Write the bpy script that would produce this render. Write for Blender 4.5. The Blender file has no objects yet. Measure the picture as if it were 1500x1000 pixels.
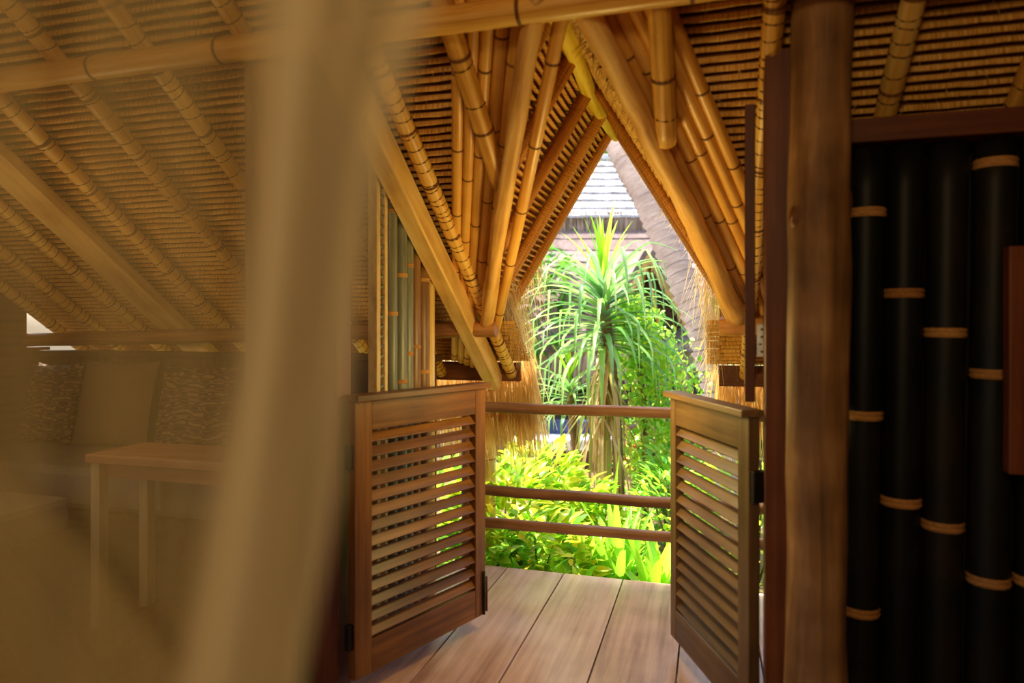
import bpy, math, random
from mathutils import Vector, Matrix, noise
random.seed(7)
R = math.radians
SC = bpy.context.scene
COL = SC.collection
TH = R(16.2); CC, SS = math.cos(TH), math.sin(TH)

# ---------------------------------------------------------------- camera, world, sun, fill lights, exposure
cam = bpy.data.cameras.new('camera'); camo = bpy.data.objects.new('camera', cam); COL.objects.link(camo)
camo.location = (0, 0, 1.5); camo.rotation_euler = (R(90), 0, TH)
cam.lens = 24; cam.sensor_width = 36; cam.shift_y = -20/1500; cam.clip_start = 0.02
cam.dof.use_dof = True; cam.dof.focus_distance = 4.2; cam.dof.aperture_fstop = 1.3
SC.camera = camo
SC.view_settings.view_transform = 'Standard'; SC.view_settings.look = 'None'
SC.view_settings.exposure = 0.0; SC.view_settings.gamma = 1.0; SC.view_settings.use_curve_mapping = False

wd = bpy.data.worlds.new('sky'); SC.world = wd; wd.use_nodes = True
nt = wd.node_tree; nt.nodes.clear()
sky = nt.nodes.new('ShaderNodeTexSky'); sky.sky_type = 'NISHITA'; sky.sun_disc = False
sky.sun_elevation = R(62); sky.sun_rotation = R(-75); sky.dust_density = 3.0; sky.air_density = 1.0
bg = nt.nodes.new('ShaderNodeBackground'); bg.inputs[1].default_value = 0.75
wo = nt.nodes.new('ShaderNodeOutputWorld')
nt.links.new(sky.outputs[0], bg.inputs[0]); nt.links.new(bg.outputs[0], wo.inputs[0])

def lamp(name, kind, loc, energy, color, size=0.2, rot=None):
    l = bpy.data.lights.new(name, kind); l.energy = energy; l.color = color
    if kind == 'SUN': l.angle = R(1.0)
    else: l.shadow_soft_size = size
    o = bpy.data.objects.new(name, l); COL.objects.link(o); o.location = loc
    if rot: o.rotation_euler = rot
    return o
sd = Vector((0.45, -0.12, -1.0)).normalized()          # sun stands high in front, to the left
so = lamp('sun', 'SUN', (-6, 2, 12), 17, (1.0, 0.95, 0.84))
so.rotation_euler = sd.to_track_quat('-Z', 'Y').to_euler()
WARM = (1.0, 0.72, 0.36)
lamp('room_fill', 'POINT', (-0.2, -1.2, 2.5), 104, WARM, 0.25)  # unseen warm fill added to brighten the interior
lamp('room_fill', 'POINT', (-3.2, 2.3, 1.55), 11, WARM, 0.25)  # unseen fill added in place of daylight reaching the low ceiling
lamp('porch_fill', 'POINT', (-0.50, 3.0, 1.35), 25, (1.0, 0.74, 0.24), 0.12)  # unseen fill added for daylight bounced up from deck and garden

# ---------------------------------------------------------------- geometry helpers
def W(px, py, D):                                      # a point seen at a pixel of the photograph, D metres ahead
    xc = (px-750)/1000*D
    return Vector((xc*CC - D*SS, xc*SS + D*CC, 1.5-(py-480)/1000*D))
def Cw(x, d, z): return Vector((x*CC - d*SS, x*SS + d*CC, z))

class MB:
    def __init__(s): s.v = []; s.f = []; s.uv = []; s.sm = []
    def quad(s, pts, uvs=None, smooth=False):
        b = len(s.v); s.v += [tuple(p) for p in pts]
        s.f.append(tuple(range(b, b+len(pts)))); s.uv.append(uvs or [(0, 0)]*len(pts)); s.sm.append(smooth)
    def box(s, c, h, ax=None):
        c = Vector(c); ax = ax or (Vector((1, 0, 0)), Vector((0, 1, 0)), Vector((0, 0, 1)))
        L = max(range(3), key=lambda i: h[i]); o = [i for i in range(3) if i != L]
        b = len(s.v)
        cs = [(i, j, k) for i in (-1, 1) for j in (-1, 1) for k in (-1, 1)]
        for q in cs: s.v.append(tuple(c + ax[0]*h[0]*q[0] + ax[1]*h[1]*q[1] + ax[2]*h[2]*q[2]))
        ro = random.random()*7
        for f in ((0,1,3,2),(4,6,7,5),(0,4,5,1),(2,3,7,6),(0,2,6,4),(1,5,7,3)):
            s.f.append(tuple(b+i for i in f)); s.sm.append(False)
            s.uv.append([(cs[i][L]*h[L]+ro, cs[i][o[0]]*h[o[0]]+cs[i][o[1]]*h[o[1]]+ro) for i in f])
        return s
    def prism(s, poly, e):                             # poly: list of Vectors, e: extrusion vector
        e = Vector(e); n = len(poly); b = len(s.v)
        s.v += [tuple(p) for p in poly] + [tuple(Vector(p)+e) for p in poly]
        s.f.append(tuple(b+i for i in range(n))); s.f.append(tuple(b+n+i for i in reversed(range(n))))
        s.uv += [[(p[0]+p[1], p[2]) for p in poly]]*1 + [[(p[0]+p[1], p[2]) for p in reversed(poly)]]
        s.sm += [False, False]
        for i in range(n):
            j = (i+1) % n
            s.f.append((b+j, b+i, b+n+i, b+n+j)); s.uv.append([(j, 0), (i, 0), (i, 1), (j, 1)]); s.sm.append(False)
        return s
    def tube(s, pts, rad, n=10, cap=True, u0=None, wob=0.0):
        pts = [Vector(p) for p in pts]
        if not isinstance(rad, (list, tuple)): rad = [rad]*len(pts)
        t0 = (pts[1]-pts[0]).normalized()
        a = t0.cross(Vector((0, 0, 1)))
        if a.length < 1e-3: a = Vector((1, 0, 0))
        a.normalize(); b = len(s.v); ln = random.random()*10 if u0 is None else u0; us = []
        sd_ = random.random()*100
        for i, p in enumerate(pts):
            t = (pts[min(i+1, len(pts)-1)] - pts[max(i-1, 0)]).normalized()
            a = (a - t*a.dot(t)).normalized(); c = t.cross(a)
            if i: ln += (p-pts[i-1]).length
            us.append(ln)
            for k in range(n):
                an = 2*math.pi*k/n; d = a*math.cos(an)+c*math.sin(an)
                r = rad[i]
                if wob: r *= 1 + wob*noise.noise(Vector((math.cos(an)*1.2, math.sin(an)*1.2, ln*3+sd_)))
                s.v.append(tuple(p + d*r))
        for i in range(len(pts)-1):
            for k in range(n):
                k2 = (k+1) % n
                s.f.append((b+i*n+k, b+i*n+k2, b+(i+1)*n+k2, b+(i+1)*n+k)); s.sm.append(True)
                r = rad[i]*6.283
                s.uv.append([(us[i], k/n*r), (us[i], (k+1)/n*r), (us[i+1], (k+1)/n*r), (us[i+1], k/n*r)])
        if cap:
            s.f.append(tuple(b+k for k in reversed(range(n)))); s.sm.append(False); s.uv.append([(0, 0)]*n)
            e = b+(len(pts)-1)*n
            s.f.append(tuple(e+k for k in range(n))); s.sm.append(False); s.uv.append([(0, 0)]*n)
        return s
    def straw(s, p, d, L, w, side=None):
        p = Vector(p); d = Vector(d).normalized()
        side = side or d.cross(Vector((random.uniform(-1, 1), random.uniform(-1, 1), random.uniform(-.3, .3))))
        if side.length < 1e-4: side = Vector((1, 0, 0))
        side = side.normalized()*w
        m = p + d*L*.5; q = p + d*L + Vector((0, 0, -L*.05))
        u = random.random()*50
        s.quad([p-side, p+side, m+side*.8, m-side*.8], [(u, 0), (u, .1), (u+L, .1), (u+L, 0)])
        s.quad([m-side*.8, m+side*.8, q+side*.25, q-side*.25], [(u, 0), (u, .1), (u+L, .1), (u+L, 0)])
    def mesh(s, name, m):
        me = bpy.data.meshes.new(name); me.from_pydata(s.v, [], s.f)
        ul = me.uv_layers.new(name='UVMap')
        ul.data.foreach_set('uv', [x for f in s.uv for p in f for x in p])
        me.polygons.foreach_set('use_smooth', s.sm); me.materials.append(m); me.update()
        return me
    def build(s, name, m, parent=None, bevel=0, **kw):
        return put(name, s.mesh(name, m), parent, bevel=bevel, **kw)

ORI = {}                                               # every thing's parts carry world-space meshes
def put(name, me, parent=None, M=None, bevel=0, label=None, kind=None):
    o = bpy.data.objects.new(name, me); COL.objects.link(o)
    if parent:
        o.parent = parent
        base = ORI.get(parent.name)
        mw = M if M is not None else Matrix.Identity(4)
        if base is not None: o.matrix_basis = base.inverted() @ mw
        else: o.matrix_basis = mw
    elif M is not None: o.matrix_basis = M
    ORI[o.name] = M if M is not None else Matrix.Identity(4)
    if bevel:
        b = o.modifiers.new('bevel', 'BEVEL'); b.width = bevel; b.segments = 2; b.limit_method = 'ANGLE'
    if label: o['label'] = label
    if kind: o['kind'] = kind
    return o
def tag(o, label=None, cat=None, group=None, kind=None):
    if label: o['label'] = label
    if cat: o['category'] = cat
    if group: o['group'] = group
    if kind: o['kind'] = kind
    return o
def thing(name, loc, label, cat, group=None, kind=None):
    o = bpy.data.objects.new(name, None); COL.objects.link(o); o.location = loc; o.empty_display_size = .1
    ORI[o.name] = Matrix.Translation(Vector(loc))
    return tag(o, label, cat, group, kind)

# ---------------------------------------------------------------- materials
def srgb(r, g, b):
    f = lambda c: ((c/255+.055)/1.055)**2.4 if c > 10 else c/255/12.92
    return (f(r), f(g), f(b), 1)
def base_mat(name):
    m = bpy.data.materials.new(name); m.use_nodes = True; t = m.node_tree
    return m, t, t.nodes['Principled BSDF']
def ramp(t, cols, fac):
    r = t.nodes.new('ShaderNodeValToRGB'); el = r.color_ramp.elements
    while len(el) > 1: el.remove(el[-1])
    el[0].position = cols[0][0]; el[0].color = cols[0][1]
    for p, c in cols[1:]:
        e = el.new(p); e.color = c
    t.links.new(fac, r.inputs[0]); return r
def grain(name, cols, rough=.5, su=2.0, sv=40.0, bump=.3, dist=.004, spec=.3, coord='UV', detail=5, blotch=0.35):
    """streaks along u; three colours dark, mid, light"""
    m, t, p = base_mat(name); N = t.nodes; L = t.links
    tc = N.new('ShaderNodeTexCoord'); mp = N.new('ShaderNodeMapping'); mp.inputs['Scale'].default_value = (su, sv, sv)
    L.new(tc.outputs[coord], mp.inputs[0])
    oi = N.new('ShaderNodeObjectInfo')
    ad = N.new('ShaderNodeVectorMath'); ad.operation = 'ADD'
    cb = N.new('ShaderNodeCombineXYZ'); mu = N.new('ShaderNodeMath'); mu.operation = 'MULTIPLY'; mu.inputs[1].default_value = 37
    L.new(oi.outputs['Random'], mu.inputs[0]); L.new(mu.outputs[0], cb.inputs[0]); L.new(mu.outputs[0], cb.inputs[2])
    L.new(mp.outputs[0], ad.inputs[0]); L.new(cb.outputs[0], ad.inputs[1])
    n1 = N.new('ShaderNodeTexNoise'); n1.inputs['Scale'].default_value = 1; n1.inputs['Detail'].default_value = detail
    n1.inputs['Roughness'].default_value = .6
    L.new(ad.outputs[0], n1.inputs[0])
    n2 = N.new('ShaderNodeTexNoise'); n2.inputs['Scale'].default_value = 3.5; n2.inputs['Detail'].default_value = 3
    L.new(tc.outputs['Object'], n2.inputs[0])
    mx = N.new('ShaderNodeMix'); mx.inputs[0].default_value = blotch
    L.new(n1.outputs[0], mx.inputs[2]); L.new(n2.outputs[0], mx.inputs[3])
    a1 = N.new('ShaderNodeMath'); a1.operation = 'MULTIPLY_ADD'; a1.inputs[1].default_value = .14
    L.new(oi.outputs['Random'], a1.inputs[0]); L.new(mx.outputs[0], a1.inputs[2])
    a2 = N.new('ShaderNodeMath'); a2.operation = 'SUBTRACT'; a2.inputs[1].default_value = .07; L.new(a1.outputs[0], a2.inputs[0])
    k = len(cols)
    r = ramp(t, [(.3+.4*i/(k-1), srgb(*c)) for i, c in enumerate(cols)], a2.outputs[0])
    L.new(r.outputs[0], p.inputs['Base Color'])
    p.inputs['Roughness'].default_value = rough; p.inputs['Specular IOR Level'].default_value = spec
    if bump:
        b = N.new('ShaderNodeBump'); b.inputs['Strength'].default_value = bump; b.inputs['Distance'].default_value = dist
        L.new(n1.outputs[0], b.inputs['Height']); L.new(b.outputs[0], p.inputs['Normal'])
    return m
def leafmat(name, cols, trans=.45, rough=.35, glow=0):
    m, t, p = base_mat(name); N = t.nodes; L = t.links
    oi = N.new('ShaderNodeObjectInfo'); ge = N.new('ShaderNodeNewGeometry')
    ad = N.new('ShaderNodeMath'); ad.operation = 'ADD'; L.new(oi.outputs['Random'], ad.inputs[0]); L.new(ge.outputs['Random Per Island'], ad.inputs[1])
    fr = N.new('ShaderNodeMath'); fr.operation = 'FRACT'; L.new(ad.outputs[0], fr.inputs[0])
    k = len(cols)
    r = ramp(t, [(i/(k-1), srgb(*c)) for i, c in enumerate(cols)], fr.outputs[0])
    L.new(r.outputs[0], p.inputs['Base Color']); p.inputs['Roughness'].default_value = rough
    p.inputs['Specular IOR Level'].default_value = .5
    tr = N.new('ShaderNodeBsdfTranslucent'); L.new(r.outputs[0], tr.inputs[0])
    mx = N.new('ShaderNodeMixShader'); mx.inputs[0].default_value = trans
    L.new(p.outputs[0], mx.inputs[1]); L.new(tr.outputs[0], mx.inputs[2])
    L.new(mx.outputs[0], N['Material Output'].inputs[0])
    return m
def plain(name, c, rough=.5, metal=0, spec=.4):
    m, t, p = base_mat(name); N = t.nodes; L = t.links
    tc = N.new('ShaderNodeTexCoord'); n = N.new('ShaderNodeTexNoise'); n.inputs['Scale'].default_value = 14; n.inputs['Detail'].default_value = 4
    L.new(tc.outputs['Object'], n.inputs[0])
    d = tuple(x*.72 for x in c); e = tuple(min(255, x*1.15) for x in c)
    r = ramp(t, [(.3, srgb(*d)), (.7, srgb(*e))], n.outputs[0]); L.new(r.outputs[0], p.inputs['Base Color'])
    p.inputs['Roughness'].default_value = rough; p.inputs['Metallic'].default_value = metal; p.inputs['Specular IOR Level'].default_value = spec
    return m
def sheer(name, c, alpha):
    m, t, p = base_mat(name); N = t.nodes; L = t.links
    df = N.new('ShaderNodeBsdfDiffuse'); df.inputs[0].default_value = srgb(*c)
    tl = N.new('ShaderNodeBsdfTranslucent'); tl.inputs[0].default_value = srgb(*c)
    m1 = N.new('ShaderNodeMixShader'); m1.inputs[0].default_value = .5
    L.new(df.outputs[0], m1.inputs[1]); L.new(tl.outputs[0], m1.inputs[2])
    tp = N.new('ShaderNodeBsdfTransparent'); m2 = N.new('ShaderNodeMixShader'); m2.inputs[0].default_value = alpha
    lw = N.new('ShaderNodeLayerWeight'); lw.inputs[0].default_value = .35      # a weave seen edge-on is denser
    ma = N.new('ShaderNodeMath'); ma.operation = 'MULTIPLY_ADD'; ma.inputs[1].default_value = (1-alpha)*.8; ma.inputs[2].default_value = alpha
    ma.use_clamp = True
    L.new(lw.outputs['Facing'], ma.inputs[0]); L.new(ma.outputs[0], m2.inputs[0])
    L.new(tp.outputs[0], m2.inputs[1]); L.new(m1.outputs[0], m2.inputs[2])
    L.new(m2.outputs[0], N['Material Output'].inputs[0]); N.remove(p)
    return m
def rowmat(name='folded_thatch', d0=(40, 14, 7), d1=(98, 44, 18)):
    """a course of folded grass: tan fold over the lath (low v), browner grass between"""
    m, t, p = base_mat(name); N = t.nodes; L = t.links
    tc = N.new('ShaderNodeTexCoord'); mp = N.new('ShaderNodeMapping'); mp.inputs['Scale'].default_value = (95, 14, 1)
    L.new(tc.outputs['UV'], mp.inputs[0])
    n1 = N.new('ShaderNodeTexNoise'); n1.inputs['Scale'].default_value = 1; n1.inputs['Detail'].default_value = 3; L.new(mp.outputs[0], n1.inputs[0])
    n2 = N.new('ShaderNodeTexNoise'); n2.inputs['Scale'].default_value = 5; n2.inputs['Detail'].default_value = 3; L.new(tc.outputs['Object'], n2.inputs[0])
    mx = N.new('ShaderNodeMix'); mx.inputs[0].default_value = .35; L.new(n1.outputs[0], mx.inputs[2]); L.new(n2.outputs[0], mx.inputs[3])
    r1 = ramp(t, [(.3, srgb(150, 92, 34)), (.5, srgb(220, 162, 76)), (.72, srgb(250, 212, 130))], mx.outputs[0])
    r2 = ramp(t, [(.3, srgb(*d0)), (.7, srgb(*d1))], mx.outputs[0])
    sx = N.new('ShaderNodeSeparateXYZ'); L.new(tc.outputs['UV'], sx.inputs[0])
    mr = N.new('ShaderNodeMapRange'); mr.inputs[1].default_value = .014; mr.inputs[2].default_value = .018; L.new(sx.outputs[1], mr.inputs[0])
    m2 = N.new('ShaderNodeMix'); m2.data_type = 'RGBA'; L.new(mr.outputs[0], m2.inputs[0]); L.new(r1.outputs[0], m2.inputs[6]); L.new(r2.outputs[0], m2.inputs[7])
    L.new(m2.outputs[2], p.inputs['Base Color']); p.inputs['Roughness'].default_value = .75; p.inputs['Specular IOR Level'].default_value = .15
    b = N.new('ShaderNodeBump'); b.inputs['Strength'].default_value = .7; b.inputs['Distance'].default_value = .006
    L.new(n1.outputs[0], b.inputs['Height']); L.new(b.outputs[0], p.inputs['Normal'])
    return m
def patterned():
    m, t, p = base_mat('patterned_cloth'); N = t.nodes; L = t.links
    tc = N.new('ShaderNodeTexCoord'); v = N.new('ShaderNodeTexVoronoi'); v.feature = 'DISTANCE_TO_EDGE'; v.inputs['Scale'].default_value = 11
    L.new(tc.outputs['Object'], v.inputs[0])
    w = N.new('ShaderNodeTexWave'); w.wave_type = 'RINGS'; w.inputs['Scale'].default_value = 5; w.inputs['Distortion'].default_value = 6; w.inputs['Detail'].default_value = 2
    L.new(tc.outputs['Object'], w.inputs[0])
    mu = N.new('ShaderNodeMath'); mu.operation = 'MULTIPLY_ADD'; mu.inputs[1].default_value = .5; L.new(w.outputs[1], mu.inputs[0]); L.new(v.outputs[0], mu.inputs[2])
    r = ramp(t, [(.1, srgb(150, 120, 84)), (.2, srgb(66, 44, 30)), (.4, srgb(74, 50, 34)), (.48, srgb(150, 122, 86)), (.6, srgb(70, 46, 32))], mu.outputs[0])
    L.new(r.outputs[0], p.inputs['Base Color']); p.inputs['Roughness'].default_value = .9
    return m
M = {}
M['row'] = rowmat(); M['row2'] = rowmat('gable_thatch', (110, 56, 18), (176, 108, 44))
M['thatch'] = grain('thatch_bulk', [(96, 62, 30), (150, 104, 52), (190, 144, 84)], .9, 6, 60, .6, .02)
M['strawgold'] = grain('golden_straw', [(186, 146, 74), (232, 196, 116), (250, 228, 164)], .6, 3, 60, 0)
def add_trans(m, f):
    t = m.node_tree; N = t.nodes; p = N['Principled BSDF']; tr = N.new('ShaderNodeBsdfTranslucent'); mx = N.new('ShaderNodeMixShader'); mx.inputs[0].default_value = f
    t.links.new(p.inputs['Base Color'].links[0].from_socket, tr.inputs[0]); t.links.new(p.outputs[0], mx.inputs[1]); t.links.new(tr.outputs[0], mx.inputs[2]); t.links.new(mx.outputs[0], N['Material Output'].inputs[0])
add_trans(M['strawgold'], .45)
M['strawgrey'] = grain('weathered_straw', [(118, 92, 70), (170, 146, 124), (214, 196, 180)], .8, 3, 60, 0)
M['bamboo'] = grain('honey_bamboo', [(176, 112, 36), (218, 156, 64), (240, 190, 98)], .35, 1.5, 50, .12, .002, .4)
M['bambooy'] = grain('rafter_bamboo', [(170, 110, 36), (222, 164, 70), (244, 204, 112)], .4, 1.5, 50, .12, .002, .4)
M['node'] = plain('bamboo_node', (120, 70, 24), .6)
M['rope'] = plain('dark_twine', (74, 40, 16), .9)
M['twine'] = plain('tan_twine', (150, 92, 36), .9)
M['gableb'] = grain('gable_bamboo', [(150, 88, 26), (200, 130, 48), (226, 162, 76)], .45, 1.5, 50, .12, .002, .3)
M['log'] = grain('peeled_log', [(150, 96, 40), (216, 160, 82), (242, 200, 122)], .55, 2, 26, .5, .006)
M['ridge'] = grain('lit_ridge_log', [(180, 140, 20), (232, 190, 40), (250, 220, 90)], .6, 2, 26, .6, .008)  # the yellow light on the pole is put into its base colour
M['plank'] = grain('pale_plank', [(176, 128, 62), (226, 182, 104), (246, 214, 146)], .55, 1.6, 30, .5, .005)
M['plate'] = grain('brown_log', [(110, 66, 30), (164, 106, 54), (196, 140, 80)], .55, 2, 26, .4, .005)
M['eave'] = grain('dark_board', [(66, 34, 18), (104, 58, 32), (130, 78, 46)], .55, 2, 30, .3, .004)
M['door'] = grain('teak_door', [(66, 38, 12), (112, 68, 26), (148, 96, 42)], .42, 1.6, 34, .15, .002, .4)
M['door2'] = grain('worn_door', [(74, 52, 28), (108, 80, 46), (136, 104, 64)], .5, 1.6, 34, .15, .002, .4)
M['jamb'] = grain('red_brown_jamb', [(64, 30, 14), (96, 48, 24), (120, 66, 34)], .5, 1.4, 30, .2, .002)
M['post'] = grain('old_post', [(66, 42, 20), (138, 98, 56), (198, 152, 98)], .6, 1.3, 16, .6, .008, blotch=.5)
M['blackb'] = grain('black_bamboo', [(10, 11, 10), (16, 18, 16), (36, 28, 18)], .5, 1.2, 12, .05, .002, .2, blotch=.6)
M['tan'] = grain('tan_node', [(128, 82, 36), (176, 122, 62), (206, 156, 90)], .7, 8, 30, .3, .003)
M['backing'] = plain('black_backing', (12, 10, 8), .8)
M['redwood'] = grain('redwood_board', [(72, 32, 12), (100, 48, 20), (122, 64, 30)], .5, 1.6, 24, .1, .002)
M['screenf'] = grain('pale_frame', [(186, 150, 92), (216, 184, 124), (236, 208, 152)], .5, 1.5, 30, .1, .002)
M['greyb'] = grain('grey_bamboo', [(70, 74, 66), (112, 112, 96), (146, 138, 110)], .4, 1.4, 40, .1, .002, .4)
M['brownb'] = grain('brown_bamboo', [(74, 46, 22), (116, 78, 40), (150, 108, 60)], .4, 1.4, 40, .1, .002, .4)
M['yelb'] = grain('straw_bamboo', [(190, 150, 76), (222, 186, 106), (240, 210, 140)], .4, 1.4, 40, .1, .002, .4)
M['deck'] = grain('deck_wood', [(156, 114, 102), (204, 162, 146), (230, 194, 180)], .28, 1.3, 26, .1, .0015, .5)
M['rail'] = grain('rail_wood', [(92, 58, 36), (134, 92, 62), (168, 124, 90)], .5, 2, 30, .3, .003)
M['floorw'] = grain('floor_wood', [(70, 42, 22), (104, 66, 36), (130, 88, 52)], .4, 1.4, 26, .15, .002)
M['steel'] = plain('hinge_steel', (200, 200, 196), .35, .7)
M['iron'] = plain('dark_iron', (40, 34, 30), .5, .6)
M['net'] = sheer('sheer_net', (170, 150, 108), .42)
M['netd'] = sheer('gathered_net', (200, 182, 146), .50)
M['cloth'] = grain('beige_cloth', [(110, 88, 58), (122, 98, 66), (132, 108, 74)], .95, 60, 60, .1, .001)
M['pattern'] = patterned()
M['matt'] = grain('pale_mattress', [(126, 116, 102), (138, 128, 112), (148, 136, 120)], .9, 60, 60, .1, .001)
M['table'] = grain('table_wood', [(120, 74, 44), (164, 112, 74), (190, 140, 100)], .5, 1.5, 26, .1, .002)
M['tleg'] = grain('pale_leg', [(160, 140, 100), (180, 160, 116), (196, 176, 130)], .6, 2, 30, .1, .001)
M['panelw'] = grain('panel_wood', [(58, 38, 22), (88, 60, 36), (110, 80, 50)], .6, 1.5, 26, .1, .002)
M['croton'] = leafmat('croton_leaf', [(96, 166, 24), (150, 206, 36), (204, 226, 50), (222, 232, 70), (240, 214, 66), (176, 220, 60), (84, 150, 28)], .5)
M['broad'] = leafmat('broad_leaf', [(90, 166, 30), (134, 200, 44), (180, 220, 66), (120, 186, 44)], .5)
M['strap'] = leafmat('strap_leaf', [(76, 136, 64), (124, 172, 82), (168, 202, 114), (108, 156, 104)], .42, .25)
M['newstrap'] = leafmat('young_strap_leaf', [(130, 196, 34), (176, 222, 54), (206, 230, 80)], .45, .3)
M['dry'] = leafmat('dry_leaf', [(150, 116, 70), (196, 160, 100), (222, 190, 120), (170, 160, 70), (140, 160, 60)], .3, .6)
M['vine'] = leafmat('vine_leaf', [(90, 170, 34), (150, 210, 50), (210, 226, 70), (112, 184, 44)], .5)
M['dark'] = leafmat('tree_leaf', [(48, 96, 24), (84, 136, 34), (116, 160, 44)])
M['stem'] = plain('green_stem', (92, 110, 40), .6)
M['bark'] = plain('brown_bark', (120, 96, 70), .9)
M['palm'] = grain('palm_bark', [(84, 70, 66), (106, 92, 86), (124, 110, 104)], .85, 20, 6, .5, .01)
M['roofw'] = grain('sunbleached_thatch', [(120, 114, 112), (176, 170, 168), (200, 196, 194)], .9, 30, 4, .6, .03)
M['roofp'] = grain('shaded_thatch', [(88, 70, 64), (114, 96, 90), (136, 116, 110)], .9, 30, 4, .6, .03)  # tree shade on the lower roof is put into this darker colour
M['soil'] = plain('garden_soil', (104, 84, 48), .95)
M['stone'] = plain('brown_plinth', (140, 108, 90), .9)
M['pillar'] = plain('pale_pillar', (186, 172, 130), .8)
M['blue'] = plain('blue_cushion', (52, 66, 100), .9)
M['white'] = plain('white_cloth', (232, 228, 222), .8)
M['orange'] = plain('orange_wood', (170, 84, 26), .6)
M['shade'] = plain('dark_wall', (84, 64, 50), .9)
M['pipe'] = plain('white_ridge', (240, 240, 240), .4)

# ---------------------------------------------------------------- roof geometry constants
TZ, TS = 4.28, .70                                     # main ceiling: z = TZ - TS*Y
def cz(Y): return TZ - TS*Y
XR, ZR, T2 = -.58, 2.82, 1.67                          # porch gable: ridge at XR, ZR; slope T2
YA = (TZ-ZR)/TS                                        # where its ridge meets the ceiling
KV = T2/TS                                             # valley: Y = YA + KV*|x-XR|
nm = Vector((0, -TS, -1)).normalized()                 # ceiling normal into the room
sdm = Vector((0, 1, -TS)).normalized()
EY = 4.30
def main(X, Y, off=0): return Vector((X, Y, cz(Y))) + nm*off

# ---------------------------------------------------------------- the large structure: floor, roof, walls
fl = thing('floor', (-1, 0, 0), 'dark interior floorboards running toward the doorway', 'floor', kind='structure')
x = -4.75
while x < 3:
    ye = 3.93 if x < -1.85 else 2.52
    MB().box((x+.115, (ye-4.92)/2, -.02), (.113, (ye+4.92)/2, .02)).build('floorboard', M['floorw'], fl, .002); x += .23
MB().box((-.9, -1.2, -.08), (3.9, 3.72, .035)).build('subfloor', M['panelw'], fl)

ce = thing('ceiling', (-1, 2, 2.8), 'sloping thatched ceiling of folded grass rows on bamboo rafters', 'ceiling', kind='structure')
up = Vector((0, 0, .22))
def mainpoly(pts): return [Vector((a, b, cz(b)+.012)) for a, b in pts]
tb = MB()
tb.prism(mainpoly([(-4.75, -1), (-4.75, EY), (-1.19, EY), (-1.19, 3.92), (-1.37, 3.92), (XR, YA), (XR, -1)]), up)
tb.prism(mainpoly([(3, -1), (XR, -1), (XR, YA), (.23, 3.92), (.05, 3.92), (.05, EY), (3, EY)]), up)
tb.prism([Vector((-4.75, -1, cz(-1))), Vector((3, -1, cz(-1))), Vector((3, -6, cz(-1)-3.5)), Vector((-4.75, -6, cz(-1)-3.5))], up)
tb.build('thatch', M['thatch'], ce)

def row(P0, P1, sdir, n, name, parent, step=.042, seg=.05, amp=1.0, hk=1.0, mt='row'):
    P0 = Vector(P0); P1 = Vector(P1); d = P1-P0; L = d.length
    if L < .02: return
    k = max(2, int(L/seg)); sd_ = random.random()*200
    prof = [(0, -.006), (.002, .008), (.0075, .014), (.0125, .010), (.015, -.001), (step+.002, -.012)]
    vv = [0, .004, .008, .012, .015, .045]
    m = MB(); q = len(prof)
    for i in range(k+1):
        t = i/k; p = P0 + d*t
        a = noise.noise(Vector((t*L*2.2, sd_, 0))); b = noise.noise(Vector((t*L*9, sd_, 5))); c = noise.noise(Vector((t*L*22, sd_, 9)))
        for j, (s_, h_) in enumerate(prof):
            w = 1 if 0 < j < 4 else .3
            m.v.append(tuple(p + sdir*(s_ + amp*w*(.005*a+.0022*b)) + n*(h_*(hk if h_ > 0 else 1) + amp*w*(.004*b+.003*c))))
    for i in range(k):
        for j in range(q-1):
            m.f.append((i*q+j, i*q+j+1, (i+1)*q+j+1, (i+1)*q+j)); m.sm.append(True)
            u0 = sd_+i/k*L; u1 = sd_+(i+1)/k*L
            m.uv.append([(u0, vv[j]), (u0, vv[j+1]), (u1, vv[j+1]), (u1, vv[j])])
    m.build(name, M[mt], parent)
dy = .041*Vector((0, 1, -TS)).normalized().y
Y = 1.5
while Y < EY-.02:
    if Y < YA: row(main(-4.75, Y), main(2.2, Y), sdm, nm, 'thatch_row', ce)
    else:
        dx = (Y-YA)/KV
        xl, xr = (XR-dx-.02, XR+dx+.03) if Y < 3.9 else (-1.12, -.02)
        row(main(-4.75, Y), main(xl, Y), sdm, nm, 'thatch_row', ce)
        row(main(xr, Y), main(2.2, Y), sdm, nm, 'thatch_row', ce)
    Y += dy

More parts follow.
